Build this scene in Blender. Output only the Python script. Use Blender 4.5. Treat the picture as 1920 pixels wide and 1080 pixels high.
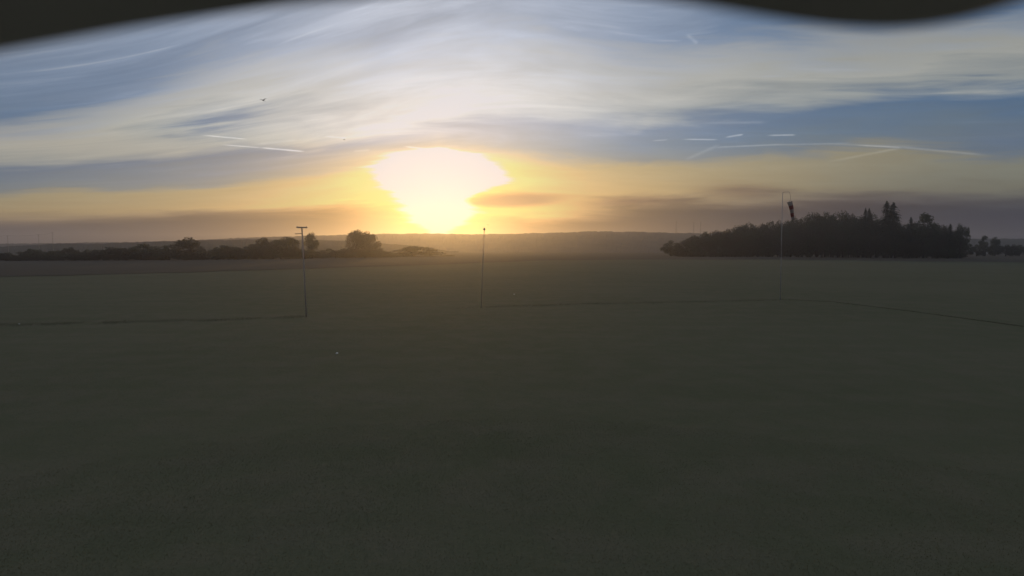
import bpy, bmesh, math, random
import numpy as np
from mathutils import Vector, Matrix, noise as mnoise

for o in list(bpy.data.objects):
    bpy.data.objects.remove(o, do_unlink=True)
scene = bpy.context.scene
COL = scene.collection
R = math.radians

# ------------------------------------------------------------------ camera
CAM_H = 5.6                         # the webcam hangs on a mast above the field
HS = CAM_H / 4.0
F_PX = 1048.0                       # focal length in pixels of the 1920 wide photograph
PITCH = math.atan(75.0 / F_PX)      # looking slightly down, horizon at row 465
cd = bpy.data.cameras.new('camera')
cam = bpy.data.objects.new('camera', cd); COL.objects.link(cam)
cam.location = (0, 0, CAM_H)
cam.rotation_euler = (R(90) - PITCH, 0, 0)
cd.sensor_width = 6.4
cd.lens = 6.4 * F_PX / 1920.0
cd.clip_start = 0.01
cd.clip_end = 200000
cd.dof.use_dof = True
cd.dof.focus_distance = 90.0
cd.dof.aperture_fstop = 1.05
scene.camera = cam

# ------------------------------------------------------------------ sun
SUN_EL = R(3.5)
SUN_AZ = math.atan((825 - 960) / F_PX)      # from +Y towards +X
SUN = Vector((math.sin(SUN_AZ) * math.cos(SUN_EL), math.cos(SUN_AZ) * math.cos(SUN_EL), math.sin(SUN_EL)))
sd = bpy.data.lights.new('sun', 'SUN')
sd.energy = 1.0
sd.angle = R(7.0)
sd.color = (1.0, 0.56, 0.16)
so = bpy.data.objects.new('sun', sd); COL.objects.link(so)
so.location = (0, 0, 300)
so.rotation_euler = (-SUN).to_track_quat('-Z', 'Y').to_euler()

scene.render.engine = 'CYCLES'
scene.view_settings.view_transform = 'Standard'
scene.view_settings.look = 'None'
scene.view_settings.exposure = 0.0
scene.view_settings.gamma = 1.0
scene.render.resolution_x = 1024
scene.render.resolution_y = 576

def lin(r, g, b):
    f = lambda c: (c / 255 / 12.92) if c / 255 <= 0.04045 else ((c / 255 + 0.055) / 1.055) ** 2.4
    return (f(r), f(g), f(b))

# ------------------------------------------------------------------ a tiny node expression language
class E:
    nt = None
    def __init__(s, sock): s.s = sock
    @staticmethod
    def m(op, *a):
        n = E.nt.nodes.new('ShaderNodeMath'); n.operation = op
        for i, v in enumerate(a):
            if isinstance(v, E): E.nt.links.new(v.s, n.inputs[i])
            else: n.inputs[i].default_value = float(v)
        return E(n.outputs[0])
    def __add__(s, o): return E.m('ADD', s, o)
    __radd__ = __add__
    def __sub__(s, o): return E.m('SUBTRACT', s, o)
    def __rsub__(s, o): return E.m('SUBTRACT', o, s)
    def __mul__(s, o): return E.m('MULTIPLY', s, o)
    __rmul__ = __mul__
    def __truediv__(s, o): return E.m('DIVIDE', s, o)
def emax(a, b): return E.m('MAXIMUM', a, b)
def emin(a, b): return E.m('MINIMUM', a, b)
def expn(a): return E.m('EXPONENT', a)
def sstep(a, b, x):
    n = E.nt.nodes.new('ShaderNodeMapRange'); n.interpolation_type = 'SMOOTHSTEP'
    E.nt.links.new(x.s, n.inputs[0])
    lo, hi, t0, t1 = (a, b, 0, 1) if a < b else (b, a, 1, 0)
    n.inputs[1].default_value = lo; n.inputs[2].default_value = hi
    n.inputs[3].default_value = t0; n.inputs[4].default_value = t1
    return E(n.outputs[0])
def comb(x, y, z):
    n = E.nt.nodes.new('ShaderNodeCombineXYZ')
    for i, v in enumerate((x, y, z)):
        if isinstance(v, E): E.nt.links.new(v.s, n.inputs[i])
        else: n.inputs[i].default_value = v
    return E(n.outputs[0])
def noise(vec, scale, detail=5, rough=0.55, dist=0.0):
    n = E.nt.nodes.new('ShaderNodeTexNoise')
    E.nt.links.new(vec.s, n.inputs['Vector'])
    n.inputs['Scale'].default_value = scale; n.inputs['Detail'].default_value = detail
    n.inputs['Roughness'].default_value = rough; n.inputs['Distortion'].default_value = dist
    return E(n.outputs[0])
def mixc(f, a, b, mode='MIX'):
    n = E.nt.nodes.new('ShaderNodeMix'); n.data_type = 'RGBA'; n.blend_type = mode; n.clamp_factor = True
    if isinstance(f, E): E.nt.links.new(f.s, n.inputs[0])
    else: n.inputs[0].default_value = f
    for k, v in ((6, a), (7, b)):
        if isinstance(v, E): E.nt.links.new(v.s, n.inputs[k])
        else: n.inputs[k].default_value = (*v, 1)
    return E(n.outputs[2])
def ramp(x, stops):
    n = E.nt.nodes.new('ShaderNodeValToRGB'); r = n.color_ramp
    E.nt.links.new(x.s, n.inputs[0])
    while len(r.elements) < len(stops): r.elements.new(0.5)
    for e, (p, c) in zip(r.elements, stops):
        e.position = p; e.color = (*c, 1)
    return E(n.outputs[0])

# ------------------------------------------------------------------ world: clear-sky model under sheets of cirrus
world = bpy.data.worlds.new('World'); scene.world = world; world.use_nodes = True
nt = world.node_tree; nt.nodes.clear(); E.nt = nt
BG = 0.1
sky = nt.nodes.new('ShaderNodeTexSky'); sky.sky_type = 'NISHITA'; sky.sun_disc = False
sky.sun_elevation = SUN_EL; sky.sun_rotation = SUN_AZ
sky.air_density = 1.0; sky.dust_density = 1.0; sky.ozone_density = 2.0
tc = nt.nodes.new('ShaderNodeTexCoord')
nrm = nt.nodes.new('ShaderNodeVectorMath'); nrm.operation = 'NORMALIZE'
nt.links.new(tc.outputs['Generated'], nrm.inputs[0])
sep = nt.nodes.new('ShaderNodeSeparateXYZ'); nt.links.new(nrm.outputs[0], sep.inputs[0])
X, Y, Z = E(sep.outputs[0]), E(sep.outputs[1]), E(sep.outputs[2])
H = emax(E.m('SQRT', X * X + Y * Y), 1e-4)
SA, CA = X / H, Y / H
EL = emax(E.m('ARCTAN2', Z, H) * 57.29578, 0.0)
AZ = E.m('ARCTAN2', X, Y) * 57.29578
BEND = emin(1.0 + (4.9 - 3.9 * sstep(-0.10, 0.40, SA)) * (1.0 - CA), 4.0)                       # the cloud streets curve down to both sides
EB = EL * BEND
cosang = X * SUN.x + Y * SUN.y + Z * SUN.z
ANG = E.m('ARCCOSINE', emin(emax(cosang, -1.0), 1.0)) * 57.29578

n_big = noise(comb(SA * 2.2 + EB * 0.010, CA * 2.2, EB * 0.11), 1.0, 3, 0.5, 0.4)
n_str = noise(comb(SA * 3.4 - EB * 0.020, CA * 3.4, EB * 0.42 + SA * 0.9), 1.0, 5, 0.58, 0.5)
n_fin = noise(comb(SA * 5.0, CA * 5.0, EB * 1.0 + SA * 1.5), 1.0, 6, 0.62, 0.7)
gl = (AZ + 27.0) * (1.0 / 9.0)
gc = (AZ - 2.5) * (1.0 / 7.5)
E2 = EB - expn(gl * gl * -1.0) * 4.5 * sstep(14, 19, EB) + expn(gc * gc * -1.0) * 1.7 * sstep(9, 4, EB) + (n_big - 0.5) * 9.0 * sstep(4, 14, EB) + (n_str - 0.5) * 5.5 * sstep(1.0, 9, EB) + (n_fin - 0.5) * 1.2 + (n_fin - 0.5) * 4.5 * sstep(13, 18, EB)

K = 1.0 / 40.0
BANDS = [(0.0, lin(82, 92, 118)), (3.4 * K, lin(92, 97, 120)), (4.5 * K, lin(150, 132, 118)),
         (5.8 * K, lin(202, 178, 132)), (8.2 * K, lin(190, 177, 142)), (9.5 * K, lin(128, 146, 160)),
         (12.2 * K, lin(98, 130, 166)), (14.0 * K, lin(176, 182, 182)), (16.2 * K, lin(196, 196, 188)),
         (18.4 * K, lin(178, 184, 190)), (21.5 * K, lin(98, 130, 168)), (27 * K, lin(122, 146, 178)), (1.0, lin(150, 162, 182))]
band = ramp(E2 * K, BANDS)
# clear patches let the clear-sky model through
clear = sstep(0.55, 0.75, n_big) * sstep(8, 14, EB)
skyc = mixc(clear * 0.35 + 0.18, band, mixc(1.0, E(sky.outputs[0]), (BG, BG, BG), 'MULTIPLY'))
# thin brighter cirrus fibres
fib = sstep(0.54, 0.80, n_fin) * sstep(0.40, 0.62, n_str) * sstep(9, 13, EB)
skyc = mixc(fib * 0.28, skyc, lin(214, 212, 206))
# dark lens-shaped stratus pieces low down, right of the sun
def lens_cloud(az, el, w, h, tilt=0.0):
    a = (AZ - az + (n_fin - 0.5) * 3.0) * (1.0 / w)
    b = (EL - el - (AZ - az) * tilt + (n_fin - 0.5) * 0.7 + (n_str - 0.5) * 0.8) * (1.0 / h)
    return expn((a * a + b * b) * -1.0)
def pix_ang(u, v):
    x = (u - 960) / F_PX; y = (540 - v) / F_PX
    d = Vector((x, math.cos(PITCH) + y * math.sin(PITCH), -math.sin(PITCH) + y * math.cos(PITCH)))
    return math.degrees(math.atan2(d.x, d.y)), math.degrees(math.atan2(d.z, math.hypot(d.x, d.y)))
lens = None; lens1 = None
for (u, v, w, h, t) in ((958, 374, 5.4, 0.62, 0.012), (1180, 378, 6.0, 0.5, 0.02), (1395, 360, 4.0, 0.7, -0.08), (1600, 385, 9.0, 1.3, 0.02)):
    a, e = pix_ang(u, v); c = lens_cloud(a, e, w, h, t)
    lens1 = c if lens1 is None else lens1
    lens = c if lens is None else emax(lens, c)
def scale(c, f):
    n = nt.nodes.new('ShaderNodeVectorMath'); n.operation = 'SCALE'
    nt.links.new(c.s, n.inputs[0])
    if isinstance(f, E): nt.links.new(f.s, n.inputs['Scale'])
    else: n.inputs['Scale'].default_value = f
    return E(n.outputs[0])
# sun-facing brightness of thin cloud: strong forward scattering
near = expn(ANG * (-1.0 / 13.0))
side = E.m('ARCSINE', emin(emax(X * math.cos(SUN_AZ) - Y * math.sin(SUN_AZ), -1.0), 1.0)) * 57.29578
updn = (EL - 8.0) * 0.45
front = sstep(-0.3, 0.6, cosang)
wide = expn((side * side + updn * updn) * (-1.0 / (22.0 * 22.0))) * front
lum = (0.72 + 0.75 * wide * (0.42 + 0.58 * sstep(7.5, 11.5, EL)) + 0.12 * near) * (1.0 + (n_fin - 0.5) * 0.34 + (n_str - 0.5) * 0.30)
bank = sstep(5.6, 3.4, E2 + (n_fin - 0.5) * 1.5)
lum = lum * (1.0 - bank * (0.54 + 0.26 * wide) * sstep(3, 12, ANG))
def vadd(a, b):
    n = nt.nodes.new('ShaderNodeVectorMath'); n.operation = 'ADD'
    nt.links.new(a.s, n.inputs[0]); nt.links.new(b.s, n.inputs[1]); return E(n.outputs[0])
def tint(rgb, f): return scale(comb(*rgb), f)
skyc = mixc(wide * sstep(8.5, 12, EL) * 0.72, skyc, scale(comb(*lin(172, 172, 176)), 1.0 + (n_str - 0.5) * 0.9 + sstep(0.5, 0.7, n_big) * 0.2))
skyc = scale(skyc, lum)
warm = expn(ANG * (-1.0 / 11.0)) * sstep(13, 3, EL)
skyc = mixc(warm, skyc, mixc(1.0, skyc, (1.5, 1.02, 0.46), 'MULTIPLY'))
cool = sstep(10, 38, AZ) * sstep(13, 2, EL)
skyc = mixc(cool * 0.95, skyc, mixc(1.0, skyc, (0.38, 0.56, 0.88), 'MULTIPLY'))
skyc = mixc(lens * 0.9, skyc, mixc(1.0, skyc, (0.62, 0.56, 0.66), 'MULTIPLY'))
# condensation trails: thin sunlit ice streaks high above the cirrus
def dotc(v):
    n = nt.nodes.new('ShaderNodeVectorMath'); n.operation = 'DOT_PRODUCT'
    nt.links.new(nrm.outputs[0], n.inputs[0]); n.inputs[1].default_value = v; return E(n.outputs['Value'])
def pix_dir(u, v):
    x = (u - 960) / F_PX; y = (540 - v) / F_PX
    return Vector((x, math.cos(PITCH) + y * math.sin(PITCH), -math.sin(PITCH) + y * math.cos(PITCH))).normalized()
trails = None
for (u0, v0, u1, v1, w, a) in (
    (375, 253, 463, 261, 1.5, 1.1), (412, 271, 490, 277, 1.5, 1.1), (480, 276, 571, 284, 2.0, 1.6), (470, 272, 558, 262, 3.5, 0.3), (605, 255, 650, 259, 2.5, 0.5), (660, 284, 694, 281, 3.0, 0.35),
    (1222, 264, 1252, 262, 1.8, 0.5), (1276, 261, 1346, 262, 1.8, 0.75), (1358, 258, 1394, 252, 2.2, 0.85), (1436, 254, 1492, 253, 2.0, 0.8), (1310, 231, 1440, 229, 3.5, 0.25),
    (1325, 277, 1475, 270.5, 2.2, 0.42), (1410, 272.5, 1600, 268.5, 2.2, 0.30), (1520, 269, 1720, 275, 2.4, 0.22), (1650, 272, 1850, 291, 2.6, 0.28), (1595, 271.5, 1695, 276.5, 1.8, 0.7),
    (1280, 302, 1350, 271, 4.5, 0.22), (1545, 305, 1700, 275, 3.0, 0.24), (1286, 63, 1308, 82, 5.0, 0.28), (755, 274, 812, 281, 2.4, 1.0)):
    A, B = pix_dir(u0, v0), pix_dir(u1, v1); N_ = A.cross(B).normalized(); Tn = N_.cross(A)
    off = dotc(N_) + (n_fin - 0.5) * 0.0012
    al = dotc(Tn); L_ = math.sin(A.angle(B)); ww = w / F_PX * 0.55
    c = expn(off * off * (-1.0 / (ww * ww))) * sstep(-0.02 * L_, 0.30 * L_, al) * sstep(1.03 * L_, 0.86 * L_, al) * a
    trails = c if trails is None else emax(trails, c)
trails = trails * (0.45 + 1.1 * noise(comb(X * 60.0, Y * 60.0, Z * 160.0), 1.0, 3, 0.6))
skyc = vadd(skyc, tint((0.27, 0.26, 0.25), emin(trails, 1.6)))
# aureole round the sun, squeezed by the cloud bank below it and the lens cloud beside it
da = AZ - math.degrees(SUN_AZ)
jag = (n_fin - 0.5) * 0.9 + (n_str - 0.5) * 0.7
prof = ramp(EL * (1.0 / 12.0), [(e / 12.0, (w / 7.0,) * 3) for e, w in ((0.0, 0.0), (1.5, 0.4), (2.6, 2.2), (3.8, 3.3), (5.2, 4.0), (6.6, 6.0), (7.4, 6.6), (8.4, 5.9), (9.3, 4.2), (10.0, 1.2), (11.5, 0.3))])
pw = E.m('MULTIPLY', prof, 7.0)
ada = E.m('ABSOLUTE', da - (n_big - 0.5) * 3.0)
over = emax(EL - 9.4, 0.0) * 0.9
val = (pw - ada) * 0.30 - over + jag * 1.7 - lens * 1.0
white = sstep(-0.42, 0.46, val)
rim = expn(emin(val, 0.0) * 1.1)
halo = expn(emin(val, 0.0) * 0.16)
disc = expn(ANG * ANG * (-1.0 / (1.3 * 1.3)))
skyc = vadd(skyc, tint((0.62, 0.34, 0.05), halo * 0.24 * sstep(10.5, 8.0, EL + jag * 0.8)))
skyc = vadd(skyc, tint((0.86, 0.52, 0.03), rim * 0.40))
skyc = mixc(sstep(0.12, 0.9, lens1 + (n_fin - 0.5) * 0.9) * 0.72, skyc, lin(158, 126, 104))
skyc = vadd(skyc, tint((1.4, 1.3, 1.3), white))
skyc = vadd(skyc, tint((1.2, 1.1, 0.9), disc))
clampn = mixc(1.0, skyc, (0.76, 0.745, 0.77), 'DARKEN')
bgn = nt.nodes.new('ShaderNodeBackground'); bgn.inputs[1].default_value = BG
nt.links.new(scale(clampn, 1.0 / BG).s, bgn.inputs[0])
wo = nt.nodes.new('ShaderNodeOutputWorld'); nt.links.new(bgn.outputs[0], wo.inputs[0])

# ------------------------------------------------------------------ helpers
def ray(u, v):
    x = (u - 960) / F_PX; y = (540 - v) / F_PX
    return Vector((x, math.cos(PITCH) + y * math.sin(PITCH), -math.sin(PITCH) + y * math.cos(PITCH)))
def on_ground(u, v):
    d = ray(u, v); t = CAM_H / -d.z
    return Vector((d.x * t, d.y * t, 0))
def at_depth(u, v, depth):
    d = ray(u, v); t = depth / d.y
    return Vector((d.x * t, depth, CAM_H + d.z * t))

def mesh(name, verts, faces, mat=None, smooth=False):
    me = bpy.data.meshes.new(name); me.from_pydata([tuple(v) for v in verts], [], faces); me.update()
    if mat: me.materials.append(mat)
    if smooth:
        me.polygons.foreach_set('use_smooth', [True] * len(me.polygons))
    return me
def link(name, data, parent=None, loc=None):
    o = bpy.data.objects.new(name, data); COL.objects.link(o)
    if parent: o.parent = parent
    if loc is not None: o.location = loc
    return o
def tag(o, label=None, cat=None, group=None, kind=None):
    if label: o['label'] = label
    if cat: o['category'] = cat
    if group: o['group'] = group
    if kind: o['kind'] = kind
    return o
class MB:
    def __init__(s): s.v = []; s.f = []
    def add(s, v, f):
        n = len(s.v); s.v += [Vector(p) for p in v]; s.f += [tuple(i + n for i in q) for q in f]
    def tube(s, pts, rad, seg=8, cap=True):
        pts = [Vector(p) for p in pts]
        if not hasattr(rad, '__len__'): rad = [rad] * len(pts)
        vs = []; up = None
        for i, p in enumerate(pts):
            t = (pts[min(i + 1, len(pts) - 1)] - pts[max(i - 1, 0)]).normalized()
            if up is None:
                up = Vector((0, 0, 1)) if abs(t.z) < 0.9 else Vector((0, 1, 0))
            a = t.cross(up).normalized(); b = a.cross(t).normalized(); up = b
            for k in range(seg):
                th = 2 * math.pi * k / seg
                vs.append(p + (a * math.cos(th) + b * math.sin(th)) * rad[i])
        fs = []
        for i in range(len(pts) - 1):
            for k in range(seg):
                k2 = (k + 1) % seg
                fs.append((i * seg + k, i * seg + k2, (i + 1) * seg + k2, (i + 1) * seg + k))
        if cap:
            fs.append(tuple(range(seg - 1, -1, -1))); fs.append(tuple((len(pts) - 1) * seg + k for k in range(seg)))
        s.add(vs, fs)
    def box(s, c, d, rot=None):
        c = Vector(c); vs = []
        for sx in (-1, 1):
            for sy in (-1, 1):
                for sz in (-1, 1):
                    p = Vector((sx * d[0] / 2, sy * d[1] / 2, sz * d[2] / 2))
                    if rot: p = rot @ p
                    vs.append(c + p)
        s.add(vs, [(0, 1, 3, 2), (4, 6, 7, 5), (0, 4, 5, 1), (2, 3, 7, 6), (0, 2, 6, 4), (1, 5, 7, 3)])
    def data(s, name, mat, smooth=False): return mesh(name, s.v, s.f, mat, smooth)
    def build(s, name, mat, parent=None, smooth=False): return link(name, s.data(name, mat, smooth), parent)

# ------------------------------------------------------------------ materials
def new_mat(name):
    m = bpy.data.materials.new(name); m.use_nodes = True
    t = m.node_tree; t.nodes.clear(); E.nt = t
    out = t.nodes.new('ShaderNodeOutputMaterial')
    return m, t, out
def obj_vec(t, coord='Object', sc=(1, 1, 1)):
    c = t.nodes.new('ShaderNodeTexCoord'); mp = t.nodes.new('ShaderNodeMapping')
    mp.inputs['Scale'].default_value = sc
    t.links.new(c.outputs[coord], mp.inputs[0]); return E(mp.outputs[0])
def principled(name, ca, cb, scale_=4.0, rough=0.8, metal=0.0, bump=0.0, bscale=20, coord='Object', spec=0.3, sc=(1, 1, 1)):
    m, t, out = new_mat(name)
    v = obj_vec(t, coord, sc)
    f = sstep(0.3, 0.7, noise(v, scale_, 6, 0.6))
    p = t.nodes.new('ShaderNodeBsdfPrincipled')
    t.links.new(mixc(f, ca, cb).s, p.inputs['Base Color'])
    p.inputs['Roughness'].default_value = rough; p.inputs['Metallic'].default_value = metal
    p.inputs['Specular IOR Level'].default_value = spec
    if bump:
        b = t.nodes.new('ShaderNodeBump'); b.inputs['Strength'].default_value = bump
        t.links.new(noise(v, bscale, 5, 0.6).s, b.inputs['Height']); t.links.new(b.outputs[0], p.inputs['Normal'])
    t.links.new(p.outputs[0], out.inputs[0]); return m
def leaf_mat(name, ca, cb, trans=0.3, scale_=0.25):
    m, t, out = new_mat(name)
    v = obj_vec(t); oi = t.nodes.new('ShaderNodeObjectInfo')
    f = sstep(0.25, 0.75, noise(v, scale_, 4, 0.6)) * 0.7 + E(oi.outputs['Random']) * 0.3
    c = mixc(f, ca, cb)
    d = t.nodes.new('ShaderNodeBsdfDiffuse'); tr = t.nodes.new('ShaderNodeBsdfTranslucent')
    t.links.new(c.s, d.inputs[0]); t.links.new(c.s, tr.inputs[0])
    mx = t.nodes.new('ShaderNodeMixShader'); mx.inputs[0].default_value = trans
    t.links.new(d.outputs[0], mx.inputs[1]); t.links.new(tr.outputs[0], mx.inputs[2])
    t.links.new(mx.outputs[0], out.inputs[0]); return m

def ground_mat(name, ca, cb, cc):
    m, t, out = new_mat(name)
    v = obj_vec(t)
    big = sstep(0.3, 0.7, noise(v, 0.045, 5, 0.6, 0.4))
    mid = sstep(0.35, 0.65, noise(v, 0.55, 6, 0.65))
    fine = noise(v, 14.0, 5, 0.7)
    stripes = noise(obj_vec(t, 'Object', (0.02, 0.42, 1)), 1.0, 4, 0.6)
    c = mixc(big, ca, cb); c = mixc(mid * 0.55, c, cc)
    c = mixc(sstep(0.42, 0.62, stripes) * 0.35, c, cb)
    c = mixc(0.55, c, mixc(fine, (0.55, 0.55, 0.55), (1.35, 1.35, 1.35)), 'MULTIPLY')
    p = t.nodes.new('ShaderNodeBsdfPrincipled'); p.inputs['Roughness'].default_value = 1.0
    p.inputs['Specular IOR Level'].default_value = 0.05
    t.links.new(c.s, p.inputs['Base Color'])
    b = t.nodes.new('ShaderNodeBump'); b.inputs['Strength'].default_value = 0.6; b.inputs['Distance'].default_value = 0.05
    t.links.new((fine * 0.5 + mid * 0.6).s, b.inputs['Height']); t.links.new(b.outputs[0], p.inputs['Normal'])
    t.links.new(p.outputs[0], out.inputs[0]); return m

M_MEADOW = ground_mat('meadow_grass', (0.122, 0.122, 0.074), (0.100, 0.106, 0.060), (0.148, 0.130, 0.088))
M_STUBBLE = ground_mat('bare_field', (0.088, 0.074, 0.054), (0.072, 0.062, 0.048), (0.10, 0.086, 0.062))
M_FAR = ground_mat('valley_fields', (0.08, 0.085, 0.05), (0.10, 0.085, 0.055), (0.06, 0.07, 0.045))
M_WOODHILL = principled('far_forest', (0.050, 0.052, 0.042), (0.080, 0.078, 0.060), 0.03, 1.0, bump=0.0, spec=0.0)
M_LEAF = leaf_mat('leaf_dark_green', (0.085, 0.095, 0.058), (0.115, 0.118, 0.075), 0.4, 0.4)
M_LEAF2 = leaf_mat('leaf_olive', (0.095, 0.092, 0.060), (0.12, 0.110, 0.075), 0.4, 0.4)
M_NEEDLE = leaf_mat('needle_green', (0.065, 0.080, 0.055), (0.095, 0.105, 0.072), 0.3, 0.5)
M_GRASS = leaf_mat('grass_blade', (0.125, 0.130, 0.072), (0.185, 0.160, 0.104), 0.35, 0.35)
M_TALL = leaf_mat('uncut_grass_blade', (0.095, 0.100, 0.060), (0.130, 0.120, 0.080), 0.3, 0.5)
M_BARK = principled('bark', (0.06, 0.048, 0.038), (0.11, 0.09, 0.07), 6.0, 0.95, bump=0.4, bscale=30)
M_WOOD = principled('weathered_post_wood', (0.32, 0.27, 0.23), (0.40, 0.35, 0.30), 3.0, 0.9, bump=0.3, bscale=40, sc=(8, 8, 1))
M_STEEL = principled('galvanised_steel', (0.30, 0.31, 0.32), (0.42, 0.42, 0.42), 8.0, 0.5, metal=0.6)
M_PAINT = principled('mast_grey_paint', (0.34, 0.32, 0.31), (0.42, 0.40, 0.38), 6.0, 0.7)
M_WIRE = principled('wire_grey', (0.10, 0.10, 0.105), (0.16, 0.16, 0.16), 8.0, 0.6, metal=0.4)
M_HOOD = principled('hood_plastic_grey', (0.74, 0.68, 0.74), (0.80, 0.74, 0.80), 40.0, 0.75, bump=0.1, bscale=200, spec=0.2)
M_WHITE = principled('marker_white', (0.70, 0.70, 0.68), (0.80, 0.80, 0.78), 20.0, 0.6)
M_BIRD = principled('feather_brown', (0.035, 0.030, 0.027), (0.075, 0.065, 0.055), 9.0, 0.9)
def cloth(name, ca, cb):
    m, t, out = new_mat(name)
    c = mixc(sstep(0.3, 0.7, noise(obj_vec(t), 5, 5, 0.6)), ca, cb)
    d = t.nodes.new('ShaderNodeBsdfDiffuse'); tr = t.nodes.new('ShaderNodeBsdfTranslucent')
    t.links.new(c.s, d.inputs[0]); t.links.new(c.s, tr.inputs[0])
    mx = t.nodes.new('ShaderNodeMixShader'); mx.inputs[0].default_value = 0.45
    t.links.new(d.outputs[0], mx.inputs[1]); t.links.new(tr.outputs[0], mx.inputs[2]); t.links.new(mx.outputs[0], out.inputs[0])
    return m
M_RED = cloth('sock_red', (0.26, 0.085, 0.075), (0.34, 0.11, 0.09))
M_SOCKW = cloth('sock_white', (0.36, 0.29, 0.25), (0.44, 0.37, 0.32))
# ------------------------------------------------------------------ ground
def interp(pts, x):
    if x <= pts[0][0]: return pts[0][1]
    for (a, b), (c, d) in zip(pts, pts[1:]):
        if x <= c: return b + (d - b) * (x - a) / (c - a)
    return pts[-1][1]
def sm(a, b, x):
    t = min(1, max(0, (x - a) / (b - a))); return t * t * (3 - 2 * t)
def gz(x, y):
    r = math.hypot(x, y)
    z = 0.0
    if r > 12:
        z += 0.10 * sm(12, 60, r) * (mnoise.noise(Vector((x * 0.02, y * 0.02, 3.1))))
    z -= 12.0 * sm(700, 900, r)
    return z
rings = [0.0, 1.5, 3, 5]
r = 5.0
while r < 3000: r *= 1.06; rings.append(r)
rings[-1] = 3000.0
SEG = 240
gv, gf = [Vector((0, 0, 0))], []
for r in rings[1:]:
    for k in range(SEG):
        th = 2 * math.pi * k / SEG
        x, y = r * math.sin(th), r * math.cos(th); gv.append(Vector((x, y, gz(x, y))))
for k in range(SEG): gf.append((0, 1 + (k + 1) % SEG, 1 + k))
for i in range(len(rings) - 2):
    a, b = 1 + i * SEG, 1 + (i + 1) * SEG
    for k in range(SEG):
        k2 = (k + 1) % SEG; gf.append((a + k, a + k2, b + k2, b + k))
ground = link('ground', mesh('ground', gv, gf, M_MEADOW, True))
tag(ground, 'flat dark green meadow running out to the field edge', 'ground', kind='structure')

# brown field beyond the meadow; near edge follows the line seen in the photo
EDGE = [(-600, 540), (0, 519), (300, 512), (620, 503), (830, 496), (1000, 489), (1200, 487), (1500, 487), (1900, 492), (2400, 500)]
fv, ff = [], []
NU, NV = 160, 26
for i in range(NU + 1):
    u = -600 + 3000 * i / NU
    p = on_ground(u, interp(EDGE, u) + 1.1 * mnoise.noise(Vector((u * 0.013, 2.2, 0)))); r0 = p.length
    dr = p.normalized()
    for j in range(NV + 1):
        r = r0 + (960 - r0) * (j / NV) ** 1.6
        q = dr * r; fv.append(Vector((q.x, q.y, gz(q.x, q.y) + 0.07 + 0.10 * sm(650, 960, r))))
for i in range(NU):
    for j in range(NV):
        a = i * (NV + 1) + j; ff.append((a, a + NV + 1, a + NV + 2, a + 1))
tag(link('field', mesh('field', fv, ff, M_STUBBLE, True)), 'brown harvested field behind the green meadow', 'field', kind='structure')

# ------------------------------------------------------------------ far hills
def hills(name, sky_pts, u0, u1, nu, d0, d1, crest, label, seed, bump, mat):
    rnd = random.Random(seed); V, Fc = [], []
    nd = 30
    for i in range(nu + 1):
        u = u0 + (u1 - u0) * i / nu
        top = at_depth(u, interp(sky_pts, u), crest).z
        az = math.atan((u - 960) / F_PX)
        for j in range(nd + 1):
            t = j / nd; y = d0 + (d1 - d0) * t
            # slope up to the crest, gently down behind
            tc_ = (crest - d0) / (d1 - d0)
            s = sm(0, tc_, t) if t < tc_ else 1 - 0.8 * sm(tc_, 1, t)
            x = math.tan(az) * y
            n = mnoise.noise(Vector((x * 0.12, y * 0.07, seed))) * 0.6 + mnoise.noise(Vector((x * 0.03, y * 0.028, seed + 5.0))) * 0.9
            z = -13 + (top + 13 - bump * 0.7) * s + bump * (n * 0.9 + rnd.uniform(-.25, .35)) * min(1, t * 6)
            V.append(Vector((x, y, z)))
    for i in range(nu):
        for j in range(nd):
            a = i * (nd + 1) + j; Fc.append((a, a + nd + 1, a + nd + 2, a + 1))
    o = link(name, mesh(name, V, Fc, mat)); tag(o, label, 'hills', kind='structure'); return o
SKY_FAR = [(-900, 470), (300, 452), (480, 444), (620, 440), (700, 438), (800, 437), (900, 438.5), (1000, 436.5), (1100, 433.5), (1200, 434), (1300, 436.5), (1500, 438), (1800, 446), (2800, 455)]
hills('hills', SKY_FAR, -900, 2800, 1500, 900, 1900, 1350, 'hazy wooded ridge along the horizon under the sun', 7, 2.2, M_WOODHILL)
SKY_LEFT = [(-900, 474), (0, 461.5), (60, 459), (100, 456.5), (200, 455), (300, 452), (420, 449), (480, 447.5), (640, 450), (760, 458), (840, 470)]
hills('hills', SKY_LEFT, -900, 860, 900, 520, 960, 700, 'darker wooded slope on the left horizon behind the hedge', 21, 1.1, M_WOODHILL)

# ------------------------------------------------------------------ trees
def leaf_cloud(rnd, centres, n, size, squash=1.0, shell=0.55):
    V, Fc = [], []
    wts = [c[1] ** 2 for c in centres]; tot = sum(wts)
    for (c, rad), w in zip(centres, wts):
        for _ in range(max(6, int(n * w / tot))):
            d = Vector((rnd.gauss(0, 1), rnd.gauss(0, 1), rnd.gauss(0, 1))).normalized()
            p = c + d * rad * (shell + (1 - shell) * rnd.random() ** 0.6) * Vector((1, 1, squash)).z if False else c + Vector((d.x, d.y, d.z * squash)) * rad * (shell + (1.12 - shell) * rnd.random())
            if p.z < 0.01: p.z = 0.01 + rnd.random() * 0.02
            a = Vector((rnd.gauss(0, 1), rnd.gauss(0, 1), rnd.gauss(0, 1))).normalized()
            b = a.orthogonal().normalized(); cdir = a.cross(b)
            s = size * rnd.uniform(0.6, 1.5); w2 = s * rnd.uniform(0.45, 0.8)
            k = len(V); V += [p - b * s, p + cdir * w2, p + b * s, p - cdir * w2]; Fc.append((k, k + 1, k + 2, k + 3))
    return V, Fc
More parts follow.
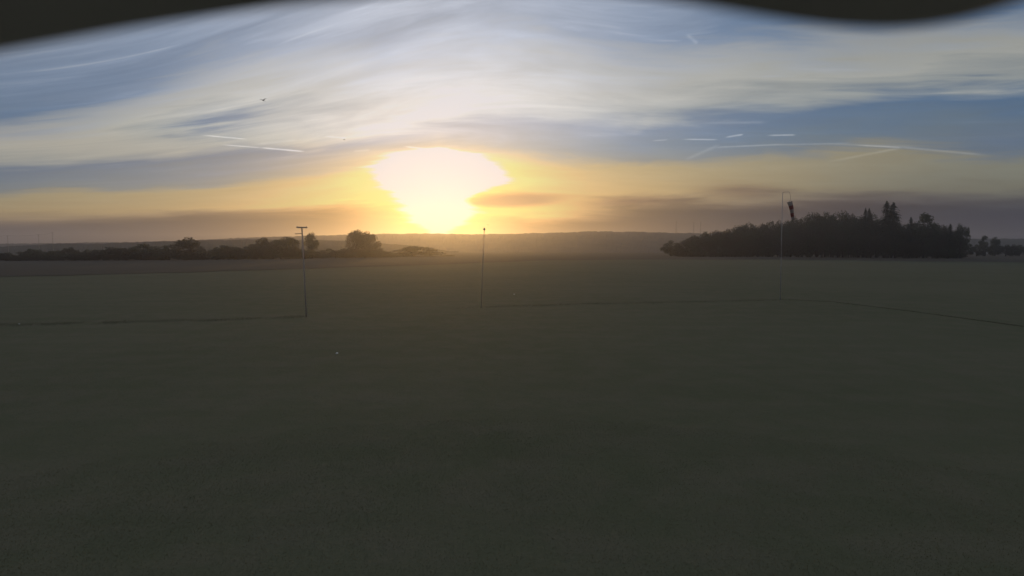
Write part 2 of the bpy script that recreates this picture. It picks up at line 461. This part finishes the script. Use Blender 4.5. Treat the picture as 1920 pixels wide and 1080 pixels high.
def broadleaf(seed, mat, low=0.18, wid=0.40, n=4600, size=0.016, airy=False):
    rnd = random.Random(seed); cs = []; tips = []
    for i in range(26 if not airy else 20):
        while True:
            p = Vector((rnd.uniform(-1, 1), rnd.uniform(-1, 1), rnd.uniform(-1, 1)))
            if 0.25 < p.length < 1: break
        zc = (1 + low) / 2; hz = (1 - low) / 2
        taper = 1.0 - 0.35 * max(0, p.z)
        q = Vector((p.x * wid * taper * 0.78, p.y * wid * taper * 0.78, zc + p.z * hz * 0.84))
        cs.append((q, rnd.uniform(0.075, 0.15) * (0.8 if airy else 1.0))); tips.append(q)
    cs.append((Vector((rnd.uniform(-.08, .08), 0, 1 - 0.10)), 0.10))
    V, Fc = leaf_cloud(rnd, cs, n, size)
    crown = mesh('crown', V, Fc, mat)
    t = MB(); top = 0.62
    t.tube([(0, 0, 0), (0.008, 0, 0.2), (-0.006, 0.01, 0.42), (0, 0, top)], [0.024, 0.019, 0.014, 0.006], 7)
    for q in tips[:9]:
        z0 = rnd.uniform(0.22, 0.5)
        mid = Vector((q.x * 0.5, q.y * 0.5, (z0 + q.z) / 2 - 0.02))
        t.tube([(0, 0, z0), mid, q], [0.010, 0.006, 0.002], 5)
    return crown, t.data('trunk', M_BARK, True)
def spruce(seed, wid=0.20, n_whorl=26, base=0.08, power=0.75):
    rnd = random.Random(seed); V, Fc = [], []
    for w in range(n_whorl):
        f = w / (n_whorl - 1); z = base + (0.985 - base) * f
        L = wid * (1 - f) ** power + 0.015
        for k in range(7):
            if rnd.random() < 0.12: continue
            a = rnd.uniform(0, 6.283); l = L * rnd.uniform(0.65, 1.15)
            dx, dy = math.cos(a), math.sin(a)
            for s in range(12):
                t = (s + rnd.random()) / 12
                c = Vector((dx * l * t, dy * l * t, z + 0.03 * t * (1 - f) - 0.10 * l / wid * t * t + rnd.uniform(-.006, .006)))
                s1 = 0.020 * (1.15 - 0.6 * t) * rnd.uniform(0.7, 1.3); s2 = s1 * 0.55
                side = Vector((-dy, dx, rnd.uniform(-.6, .3))).normalized(); out_ = Vector((dx, dy, rnd.uniform(-.9, .1))).normalized()
                q = len(V); V += [c - side * s1, c + out_ * s2, c + side * s1, c - out_ * s2 - Vector((0, 0, 0.012))]; Fc.append((q, q + 1, q + 2, q + 3))
    for i in range(60):
        z = rnd.uniform(0.90, 1.0); c = Vector((rnd.uniform(-.006, .006), rnd.uniform(-.006, .006), z)); s = 0.010
        q = len(V); V += [c + Vector((-s, 0, 0)), c + Vector((0, 0, s)), c + Vector((s, rnd.uniform(-s, s), 0)), c + Vector((0, 0, -s))]; Fc.append((q, q + 1, q + 2, q + 3))
    t = MB(); t.tube([(0, 0, 0), (0, 0, 0.5), (0, 0, 0.97)], [0.018, 0.011, 0.002], 7)
    return mesh('crown', V, Fc, M_NEEDLE), t.data('trunk', M_BARK, True)

BL = [broadleaf(100 + i, M_LEAF if i % 2 else M_LEAF2, low=0.16 + 0.04 * (i % 3)) for i in range(6)]
SH = [broadleaf(200 + i, M_LEAF if i % 2 else M_LEAF2, low=0.0, wid=0.52, n=4200, size=0.022) for i in range(5)]
AIRY = broadleaf(301, M_LEAF, low=0.25, wid=0.42, n=2600, size=0.018, airy=True)
SP = [spruce(400 + i, 0.19 + 0.03 * i) for i in range(3)]
SPB = spruce(410, 0.30, 44, 0.08, 0.6)

rngT = random.Random(11)
def tree(name, proto, base, height, width, label, cat, group=None, depth_scale=None):
    """width: full crown width in metres"""
    o = link(name, None); o.empty_display_size = 0.3
    o.location = (base[0], base[1], gz(base[0], base[1]) - 0.03)
    tag(o, label, cat, group)
    cr, tr = proto
    wx = max(abs(v.co.x) for v in cr.vertices) if 'wx' not in cr else cr['wx']
    cr['wx'] = wx
    sx = width / (2 * wx)
    rz = rngT.uniform(0, 6.28)
    for nm, dat in (('trunk', tr), ('crown', cr)):
        c = link(nm, dat, o); c.scale = (sx, sx, height); c.rotation_euler = (0, 0, rz)
    return o
def tree_px(name, proto, u, vtop, depth, wpx, label, cat, group=None):
    p = at_depth(u, vtop, depth)
    return tree(name, proto, (p.x, p.y), max(0.6, (p.z - gz(p.x, p.y)) / 0.985), wpx * depth / F_PX, label, cat, group)

def edge_depth(u):
    return on_ground(u, interp([(0, 489.5), (400, 487.5), (700, 483.5), (900, 481)], u)).y
# -- left hedge row: the shapes one can tell apart
NAMED = [
 ('shrub', SH[0], 357, 445, 6, 84, 'broad round shrub, tallest dome of the hedge far left of the pole', 'shrub'),
 ('tree', BL[1], 534, 444, 9, 60, 'rounded tree just left of the T-shaped pole', 'tree'),
 ('shrub', SH[2], 494, 446, 8, 60, 'wide flat-topped shrub left of the rounded tree beside the pole', 'shrub'),
 ('tree', BL[3], 585, 436, 10, 34, 'narrow tree standing directly behind the T-shaped pole', 'tree'),
 ('tree', BL[0], 668, 431, 12, 56, 'tall round twin-headed tree left of the sun', 'tree'),
 ('tree', BL[4], 692, 434, 13, 46, 'right-hand half of the twin-headed tree clump left of the sun', 'tree'),
 ('shrub', SH[1], 430, 461, 5, 60, 'low shrub in the dip between two hedge domes', 'shrub'),
 ('shrub', SH[3], 268, 457, 7, 90, 'long low shrub left of the tallest hedge dome', 'shrub'),
 ('shrub', SH[4], 215, 463, 6, 80, 'low spreading shrub near the left end of the hedge', 'shrub'),
 ('shrub', SH[0], 775, 461, 34, 130, 'low bush in the glow beneath the sun', 'shrub'),
]
for nm, pr, u, v, dd, w, lb, ct in NAMED:
    tree_px(nm, pr, u, v, edge_depth(u) + dd, w, lb, ct, 'hedge behind the meadow')
rs = random.Random(5)
for i in range(92):
    u = -160 + (i % 46) * 20.5 + rs.uniform(-6, 6) + (10 if i > 45 else 0)
    if 735 < u: continue
    top = (0 if i > 45 else -5) + interp([(-200, 488), (0, 478), (150, 472), (200, 466), (400, 470), (470, 462), (600, 472), (640, 466), (720, 470)], u) + rs.uniform(-5, 8)
    tree_px('shrub', SH[i % 5], u, top, edge_depth(u) + rs.uniform(2, 5) + (0 if i > 45 else 9), rs.uniform(38, 62),
            'low dark shrub in the continuous hedge along the far left meadow edge', 'shrub', 'low hedge shrubs')
for i in range(9):
    u = 600 + i * 30 + rs.uniform(-8, 8)
    tree_px('shrub', SH[(i + 2) % 5], u, 482 + rs.uniform(-5, 4), edge_depth(u) + 22 + rs.uniform(0, 10), rs.uniform(40, 60),
            'low bush on the field edge below and left of the sun', 'shrub', 'bushes below the sun')
# -- the wood on the right
SKYL = [(1262, 458), (1285, 446), (1320, 437), (1352, 430), (1392, 421), (1420, 419), (1450, 416), (1478, 411), (1505, 411), (1528, 402), (1550, 399), (1580, 403),
        (1605, 405), (1640, 406), (1690, 412), (1705, 424), (1740, 415), (1770, 424), (1790, 432), (1812, 448)]
def wood_depth(u): return 1.2 * HS * interp([(1280, 215), (1450, 205), (1650, 188), (1815, 176)], u)
WL = 'broadleaf tree merged into the dark wood right of the windsock'
for row, (dd, drop, step) in enumerate(((14, 0, 17), (6, 10, 19), (0, 30, 18), (10, 44, 16))):
    u = 1272 + row * 5
    while u < 1806:
        top = interp(SKYL, u) + drop + rs.uniform(-3.0, 5)
        top = min(top, 478)
        d = wood_depth(u) + dd + rs.uniform(-2, 2)
        w = rs.uniform(30, 46) if row < 2 else rs.uniform(26, 40)
        pr = (BL[rs.randrange(6)] if row < 2 and top < 450 else SH[rs.randrange(5)])
        tree_px('tree' if row < 2 else 'shrub', pr, u, top, d, w,
                WL if row < 2 else 'edge shrub at the foot of the dark wood right of the windsock', 'tree' if row < 2 else 'shrub',
                'trees of the wood' if row < 2 else 'shrubs along the wood edge')
        u += step * rs.uniform(0.8, 1.25)
for nm, pr, u, v, dd, w, lb, ct in [
 ('spruce_tree', SPB, 1663, 378, 4, 62, 'left top of the two tall spruces towering over the wood', 'tree'),
 ('spruce_tree', SPB, 1676, 381, 2, 74, 'right top of the two tall spruces, ragged drooping branches', 'tree'),
 ('spruce_tree', SPB, 1623, 391, 6, 34, 'thin left spire of the small pair of spruce tips left of the tall spruces', 'tree'),
 ('spruce_tree', SPB, 1630, 391, 8, 36, 'right spire of the small pair of spruce tips left of the tall spruces', 'tree'),
 ('tree', BL[2], 1632, 399, 7, 18, 'small round crown just beside the pair of thin spruce tips', 'tree'),
 ('tree', BL[4], 1670, 394, 5, 38, 'bushy crown filling the gap between the two tall spruces', 'tree'),
 ('tree', AIRY, 1735, 402, 1, 42, 'airy open-crowned broadleaf tree right of the tall spruces', 'tree'),
 ('spruce_tree', SPB, 1708, 408, 2, 40, 'small pointed tree in the gap right of the tall spruces', 'tree'),
 ('spruce_tree', SPB, 1782, 420, 0, 34, 'small spiky tree near the right end of the wood', 'tree'),
 ('tree', BL[5], 1803, 423, 0, 30, 'last rounded tree at the right end of the wood', 'tree'),
 ('shrub', SH[3], 1258, 451, 30, 44, 'lone hazy shrub off the left end of the wood', 'shrub'),
 ('tree', AIRY, 1846, 443, 90, 18, 'left of two small round trees on the far right skyline', 'tree'),
 ('tree', BL[1], 1868, 444, 90, 17, 'right of two small round trees on the far right skyline', 'tree'),
]:
    tree_px(nm, pr, u, v, wood_depth(u) + dd, w, lb, ct)
for i in range(13):
    u = 1815 + i * 17 + rs.uniform(-5, 5)
    tree_px('shrub', SH[i % 5], u, interp([(1815, 456), (1920, 460), (2050, 468)], u) + rs.uniform(-1.5, 2.5), HS * 275 + rs.uniform(-8, 8), rs.uniform(26, 36),
            'shrub of the low hedge running right from the wood to the picture edge', 'shrub', 'right-hand hedge')

# ------------------------------------------------------------------ grass
def np_blades(name, pts, h, w, mat, seed, lean=0.5):
    rg = np.random.default_rng(seed); n = len(pts)
    a = rg.uniform(0, 2 * np.pi, n); hh = h * rg.uniform(0.55, 1.3, n); ww = w * rg.uniform(0.6, 1.3, n)
    la = rg.uniform(0, 2 * np.pi, n); ll = hh * lean * rg.uniform(0.1, 1.2, n)
    base = np.array(pts)
    dx, dy = np.cos(a) * ww / 2, np.sin(a) * ww / 2
    V = np.empty((n, 3, 3), np.float32)
    V[:, 0] = base + np.stack([dx, dy, np.zeros(n)], 1); V[:, 1] = base - np.stack([dx, dy, np.zeros(n)], 1)
    V[:, 2] = base + np.stack([np.cos(la) * ll, np.sin(la) * ll, hh], 1)
    me = bpy.data.meshes.new(name); me.vertices.add(n * 3); me.vertices.foreach_set('co', V.ravel())
    me.loops.add(n * 3); me.loops.foreach_set('vertex_index', np.arange(n * 3, dtype=np.int32))
    me.polygons.add(n); me.polygons.foreach_set('loop_start', np.arange(0, n * 3, 3, dtype=np.int32))
    me.update(calc_edges=True); me.materials.append(mat)
    return link(name, me)
rg = np.random.default_rng(3)
def sector(r0, r1, n):
    r = np.sqrt(rg.uniform(r0 * r0, r1 * r1, n)); th = rg.uniform(-R(52), R(52), n)
    x, y = r * np.sin(th), r * np.cos(th)
    k = np.sin(x * 0.9 + np.sin(y * 0.7) * 2) * np.sin(y * 1.1 + np.sin(x * 0.6) * 2)
    keep = rg.uniform(0, 1, n) < (0.72 + 0.28 * k) * np.clip((80 - r) / 66, 0, 1)
    return np.stack([x, y, np.full(n, -0.003)], 1)[keep]
tag(np_blades('mown_grass', np.concatenate([sector(6.5, 18, 170000), sector(18, 40, 220000), sector(40, 80, 140000)]), 0.028, 0.012, M_GRASS, 1),
    'short mown grass covering the near meadow', 'grass', kind='stuff')
LINE_L = [(-160, 615), (0, 609), (200, 604), (400, 599), (572, 593)]
LINE_R = [(840, 579), (960, 574), (1100, 570), (1330, 565.5), (1480, 562), (1560, 566), (1700, 583), (1900, 610), (2050, 630)]
def verge(line, n, seed, h, wid):
    rg2 = np.random.default_rng(seed); P = []
    us = rg2.uniform(line[0][0], line[-1][0], n)
    for u in us:
        if rg2.random() > (0.62 + 0.9 * mnoise.noise(Vector((u * 0.021, seed, 0)))) * min(1.0, 0.15 + abs(u - line[0][0]) / 140): continue
        p = on_ground(u, interp(line, u)); off = rg2.normal(0, wid)
        P.append((p.x + rg2.normal(0, 0.05), p.y + off + 0.3 * mnoise.noise(Vector((p.x * 0.2, 0, seed))), gz(p.x, p.y + off) - 0.01))
    return P
tag(np_blades('uncut_grass_strip', verge(LINE_L, 7500, 8, 0.2, 0.6), 0.10, 0.018, M_TALL, 2), 'dark strip of uncut grass ending at the T-shaped pole', 'grass', kind='stuff')
tag(np_blades('uncut_grass_strip', verge(LINE_R, 13000, 9, 0.2, 0.6), 0.09, 0.018, M_TALL, 4), 'dark curving strip of uncut grass across the right meadow', 'grass', kind='stuff')

# ------------------------------------------------------------------ poles on the strip
def pole_between(pb, ptop, name, label):
    o = link(name, None, loc=pb); o.empty_display_size = 0.3
    tag(o, label, 'pole'); return o, Vector(ptop) - Vector(pb)
pb = on_ground(574.5, 593)
pt = at_depth(566, 427, pb.y)
o, v = pole_between(pb, pt, 'signal_pole', 'weathered T-shaped pole with a short crossbar, left of the sun')
m = MB(); m.tube([(0, 0, -0.4), v * 0.5, v], [0.062, 0.056, 0.052], 10); m.build('post', M_WOOD, o, True)
m = MB(); m.box(v + Vector((0.0, 0, 0.02)), (0.86, 0.12, 0.10), Matrix.Rotation(R(1.5), 3, 'Y')); m.build('crossbar', M_WOOD, o)
m = MB(); m.tube([v + Vector((-0.38, 0, 0.06)), v + Vector((-0.38, 0, 0.14))], [0.025, 0.018], 8); m.build('end_cap', M_STEEL, o)
m = MB(); m.tube([v + Vector((0.38, 0, 0.06)), v + Vector((0.38, 0, 0.14))], [0.025, 0.018], 8); m.build('end_cap', M_STEEL, o)
m = MB(); q0 = at_depth(553, 438.5, pb.y) - pb; q1 = at_depth(566.5, 438, pb.y) - pb; m.tube([q0, q1], 0.03, 8); m.build('side_arm', M_WOOD, o, True)
pb = on_ground(902, 577); pt = at_depth(908, 430, pb.y)
o, v = pole_between(pb, pt, 'field_pole', 'slim pole just right of the sun with a small capped top')
m = MB(); m.tube([(0, 0, -0.4), v * 0.5, v], [0.032, 0.028, 0.026], 10); m.build('post', M_WOOD, o, True)
m = MB(); m.box(v + Vector((0, 0, 0.0)), (0.20, 0.10, 0.14)); m.tube([v + Vector((0, 0, 0.07)), v + Vector((0, 0, 0.16))], [0.06, 0.03], 8); m.build('cap', M_STEEL, o)
# windsock
pb = on_ground(1463, 563); D = pb.y
root = link('windsock', None, loc=pb); tag(root, 'limp red and white windsock hanging from a thin white mast before the wood', 'windsock')
P = lambda u, v_: at_depth(u, v_, D) - pb
m = MB(); m.tube([(0, 0, -0.4), P(1465, 470), P(1467.5, 361)], [0.045, 0.035, 0.024], 10); m.build('mast', M_PAINT, root, True)
m = MB(); m.tube([P(1467.3, 362), P(1470, 360), P(1480, 360)], 0.018, 6); m.build('arm', M_PAINT, root, True)
m = MB(); m.tube([P(1480, 360), P(1482, 366), P(1482.6, 375)], 0.012, 6); m.build('suspension_line', M_WIRE, root, True)
c0, c1 = P(1480.5, 379), P(1488.5, 413)
axis = (c1 - c0); A = axis.normalized(); S = A.cross(Vector((0, 1, 0))).normalized(); T = A.cross(S).normalized()
m = MB()
hoop = [c0 + (S * math.cos(t) + T * math.sin(t)) * 0.26 for t in np.linspace(0, 2 * math.pi, 17)]
m.tube(hoop, 0.02, 6); m.build('hoop', M_WIRE, root, True)
m = MB()
for t in (0.4, 2.5, 4.6): m.tube([P(1482.6, 375), c0 + (S * math.cos(t) + T * math.sin(t)) * 0.26], 0.006, 5)
m.build('bridle', M_WIRE, root, True)
NB = 5
for b in range(NB):
    vs, fs = [], []; seg = 20; sub = 5
    for i in range(sub + 1):
        f = (b + i / sub) / NB; rad = 0.25 - 0.075 * f
        for k in range(seg):
            th = 2 * math.pi * k / seg
            fold = 1 + f * (0.16 * math.sin(3 * th + 4 * f) + 0.10 * math.sin(5 * th - 6 * f)) 
            flat = 1 - 0.35 * f
            p = c0 + axis * f + S * (math.cos(th) * rad * fold * flat + 0.04 * math.sin(5 * f)) + T * (math.sin(th) * rad * fold)
            vs.append(p)
    for i in range(sub):
        for k in range(seg):
            k2 = (k + 1) % seg; fs.append((i * seg + k, i * seg + k2, (i + 1) * seg + k2, (i + 1) * seg + k))
    me = mesh('sock_band', vs, fs, M_SOCKW if b % 2 == 0 else M_RED, True)
    link('sock_band', me, root)
# ------------------------------------------------------------------ far masts and poles
def util_pole(u, vtop, depth, label):
    p = at_depth(u, vtop, depth); zb = at_depth(u, vtop + 34, depth).z
    o = link('utility_pole', None, loc=(p.x, p.y, zb)); tag(o, label, 'pole', 'power line on the left horizon')
    h = p.z - zb
    m = MB(); m.tube([(0, 0, 0), (0, 0, h)], [0.22, 0.15], 8); m.build('post', M_WOOD, o, True)
    m = MB(); m.box((0, 0, h - 0.6), (1.6, 0.16, 0.18)); m.build('crossarm', M_WOOD, o)
    for x in (-0.7, 0, 0.7):
        m = MB(); m.tube([(x, 0, h - 0.45), (x, 0, h + 0.1)], [0.12, 0.09], 6); m.build('insulator', M_STEEL, o, True)
    return p
DL = 580
pp = [util_pole(14, 442, DL, 'leftmost hazy utility pole on the left horizon'), util_pole(72, 440, DL + 15, 'middle hazy utility pole on the left horizon'),
      util_pole(98, 436, DL + 30, 'right-hand, tallest hazy utility pole on the left horizon')]
m = MB()
ends = [at_depth(-260, 452, DL - 60)] + pp
for a, b in zip(ends, ends[1:]):
    for dx in (-0.7, 0.7):
        pts = []
        for i in range(13):
            t = i / 12; q = a.lerp(b, t); q.z -= (0.9 if (b - a).length < 60 else 2.2) * 4 * t * (1 - t) - 0.2; q.x += dx; pts.append(q)
        m.tube(pts, 0.03, 4)
tag(m.build('power_line', M_WIRE), 'thin sagging power line between the poles on the left horizon', 'cable')
def far_mast(u, vtop, depth, label):
    p = at_depth(u, vtop, depth); zb = at_depth(u, 437, depth).z - 5
    h = p.z - zb
    o = link('radio_mast', None, loc=(p.x, p.y, zb)); tag(o, label, 'mast', 'thin masts on the ridge')
    for sx, sy in ((-1, -1), (1, -1), (1, 1), (-1, 1)):
        m = MB(); m.tube([(sx * 0.7, sy * 0.7, 0), (sx * 0.25, sy * 0.25, h)], [0.12, 0.09], 5); m.build('leg', M_WIRE, o)
    m = MB(); n = 12
    for i in range(n):
        z0, z1 = h * i / n, h * (i + 1) / n; a0, a1 = 0.7 - 0.45 * i / n, 0.7 - 0.45 * (i + 1) / n
        s = 1 if i % 2 else -1
        for y in (-1, 1): m.tube([(s * a0, y * a0, z0), (-s * a1, y * a1, z1)], 0.06, 4)
        for x in (-1, 1): m.tube([(x * a0, s * a0, z0), (x * a1, -s * a1, z1)], 0.06, 4)
    m.build('bracing', M_WIRE, o)
    m = MB(); m.box((0, 0, h - 0.5), (2.8, 0.4, 0.4)); m.build('crossarm', M_WIRE, o)
far_mast(1268, 414, 1350, 'leftmost, slightly taller thin mast on the ridge left of the wood')
far_mast(1301, 417, 1350, 'middle thin mast on the ridge, next to the left end of the wood')
far_mast(1314, 416, 1350, 'rightmost thin mast on the ridge, nearest the wood')

# ------------------------------------------------------------------ small white field markers
def marker(u, v, r, label):
    p = on_ground(u, v); seg = 14; vs, fs = [], []
    prof = [(1.0, 0.0), (0.98, 0.10), (0.62, 0.42), (0.34, 0.68), (0.30, 0.70), (0.22, 0.62)]
    for a, z in prof:
        for k in range(seg):
            th = 6.28318 * k / seg; vs.append(Vector((a * r * math.cos(th), a * r * math.sin(th), z * r + 0.012)))
    for i in range(len(prof) - 1):
        for k in range(seg): fs.append((i * seg + k, i * seg + (k + 1) % seg, (i + 1) * seg + (k + 1) % seg, (i + 1) * seg + k))
    o = link('field_marker', mesh('field_marker', vs, fs, M_WHITE, True), loc=(p.x, p.y, gz(p.x, p.y)))
    o.rotation_euler = (R(4), R(-6), 0)
    tag(o, label, 'marker', 'white markers on the grass')
marker(632, 663, 0.07, 'tiny white marker on the mown grass in front of the T-shaped pole')
marker(36, 607, 0.06, 'tiny white marker on the dark grass strip at the left picture edge')
marker(964, 552, 0.08, 'tiny pale marker in the meadow right of the slim pole')

# ------------------------------------------------------------------ birds
def bird(u, v, depth, span, label, rot, flap):
    prof = [(-0.30, 0.004, 0), (-0.25, 0.012, 0.004), (-0.19, 0.042, 0.006), (-0.12, 0.045, 0.004), (-0.02, 0.07, 0), (0.12, 0.066, -0.006), (0.24, 0.036, 0), (0.36, 0.022, 0.004), (0.50, 0.030, 0.004)]
    seg = 10; bm = bmesh.new(); rr = []
    for i, (x, a, z) in enumerate(prof):
        fl = 0.25 if i == len(prof) - 1 else (0.6 if i == len(prof) - 2 else 1.0)
        rr.append([bm.verts.new((x, a * math.cos(6.28318 * k / seg) * (1.9 if fl < 1 else 1), z + a * fl * math.sin(6.28318 * k / seg))) for k in range(seg)])
    for i in range(len(prof) - 1):
        for k in range(seg):
            k2 = (k + 1) % seg
            if i == 4 and k in (0, seg // 2 - 1 + 1 - 1): continue
            bm.faces.new((rr[i][k], rr[i][k2], rr[i + 1][k2], rr[i + 1][k]))
    bm.faces.new(rr[0][::-1]); bm.faces.new(rr[-1])
    # wings grow out of the open shoulder faces
    for k in (0, seg // 2 - 1):
        k2 = (k + 1) % seg; s = 1 if k == 0 else -1
        prev = [rr[4][k], rr[4][k2], rr[5][k2], rr[5][k]]
        for (yy, x0, x1, zz, th) in ((0.22, -0.05, 0.10, 0.10, 0.012), (0.42, -0.02, 0.12, 0.16, 0.008), (0.62, 0.10, 0.17, 0.15, 0.003)):
            zz = zz * flap
            a = [bm.verts.new((x0, s * yy, zz - th * s)), bm.verts.new((x0, s * yy, zz + th * s)), bm.verts.new((x1, s * yy, zz + th * s)), bm.verts.new((x1, s * yy, zz - th * s))]
            for q in range(4): bm.faces.new((prev[q], prev[(q + 1) % 4], a[(q + 1) % 4], a[q]))
            prev = a
        bm.faces.new(prev)
    bmesh.ops.recalc_face_normals(bm, faces=bm.faces)
    me = bpy.data.meshes.new('bird'); bm.to_mesh(me); bm.free(); me.materials.append(M_BIRD)
    for f in me.polygons: f.use_smooth = True
    o = link('bird', me, loc=at_depth(u, v, depth)); o.scale = (span, span, span); o.rotation_euler = rot
    tag(o, label, 'bird', 'birds in the sky')
bird(493, 188, 40, 0.46, 'small dark bird gliding high in the pale cloud, upper left', (R(20), R(22), R(-20)), 1.3)
bird(645, 262, 60, 0.34, 'tiny bird below the cloud, between the bright streaks and the sun', (R(10), R(10), R(15)), 1.2)
bird(915, 422, 70, 0.28, 'tiny bird in the glow just above the slim pole', (R(0), R(0), R(80)), 1.5)

# ------------------------------------------------------------------ the webcam's own weathered sun hood, on its mast
base = Vector((0, -0.30, 0))
wc = link('webcam', None, loc=base); tag(wc, 'webcam housing with a drooping dark sun hood edging the top of the view', 'webcam')
LIP = [(-700, 190), (-400, 165), (-200, 132), (0, 97), (120, 75), (250, 52), (400, 30), (520, 13), (640, 0), (800, -12), (1000, -18), (1160, -10),
       (1260, 2), (1350, 17), (1450, 34), (1540, 47), (1620, 54), (1700, 54), (1770, 45), (1850, 26), (1920, 2), (2050, -50), (2300, -130), (2550, -180)]
HD = 0.095
vs, fs = [], []
us = np.linspace(-700, 2550, 140)
rows = 9; TH = 0.0022
def lip_v(u):
    s = 0
    for k in range(-3, 4): s += interp(LIP, u + 18 * k)
    return s / 7
for lay in (0, 1):
    for u in us:
        p = at_depth(u, lip_v(u), HD)
        for j in range(rows):
            t = j / (rows - 1)
            y = HD - 0.26 * t
            zr = CAM_H + 0.078 - 0.25 * (p.x) ** 2 * 8
            z = p.z + (zr - p.z) * (t ** 0.6) + lay * TH
            vs.append(Vector((p.x, y, z)) - base)
n = len(us) * rows
for i in range(len(us) - 1):
    for j in range(rows - 1):
        a = i * rows + j
        fs.append((a, a + 1, a + rows + 1, a + rows)); fs.append((n + a, n + a + rows, n + a + rows + 1, n + a + 1))
    a = i * rows; fs.append((a, a + rows, n + a + rows, n + a)); a += rows - 1; fs.append((a, n + a, n + a + rows, a + rows))
for j in range(rows - 1):
    fs.append((j, n + j, n + j + 1, j + 1)); a = (len(us) - 1) * rows + j; fs.append((a, a + 1, n + a + 1, n + a))
link('sun_hood', mesh('sun_hood', vs, fs, M_HOOD, True), wc)
bm = bmesh.new(); bmesh.ops.create_cube(bm, size=1.0)
for q in bm.verts: q.co = Vector((q.co.x * 0.085, q.co.y * 0.20, q.co.z * 0.085))
bmesh.ops.bevel(bm, geom=bm.edges[:], offset=0.012, segments=3, affect='EDGES')
me = bpy.data.meshes.new('housing'); bm.to_mesh(me); bm.free(); me.materials.append(M_STEEL)
h = link('housing', me, wc); h.location = Vector((0, -0.125, CAM_H + 0.015)) - base
m = MB(); m.tube([Vector((0, -0.30, CAM_H - 0.10)) - base, Vector((0, -0.2, CAM_H - 0.07)) - base, Vector((0, -0.15, CAM_H - 0.025)) - base], [0.018, 0.016, 0.016], 10); m.build('bracket', M_STEEL, wc, True)
m = MB(); m.tube([(0, 0, -0.5), (0, 0, CAM_H + 0.02)], 0.035, 14); m.build('mast', M_STEEL, wc, True)

# ------------------------------------------------------------------ the evening haze
m = MB(); Z0, Z1 = -15.0, 79.0
m.box((0, 0, (Z0 + Z1) / 2), (6200, 6200, Z1 - Z0))
mh, t, out = new_mat('evening_haze')
pv = t.nodes.new('ShaderNodeVolumePrincipled')
pv.inputs['Color'].default_value = (0.80, 0.785, 0.85, 1)
pv.inputs['Density'].default_value = 0.00042
pv.inputs['Anisotropy'].default_value = 0.82
t.links.new(pv.outputs[0], out.inputs['Volume'])
tag(m.build('haze', mh), 'thin evening haze filling the air over the fields', 'haze', kind='stuff')
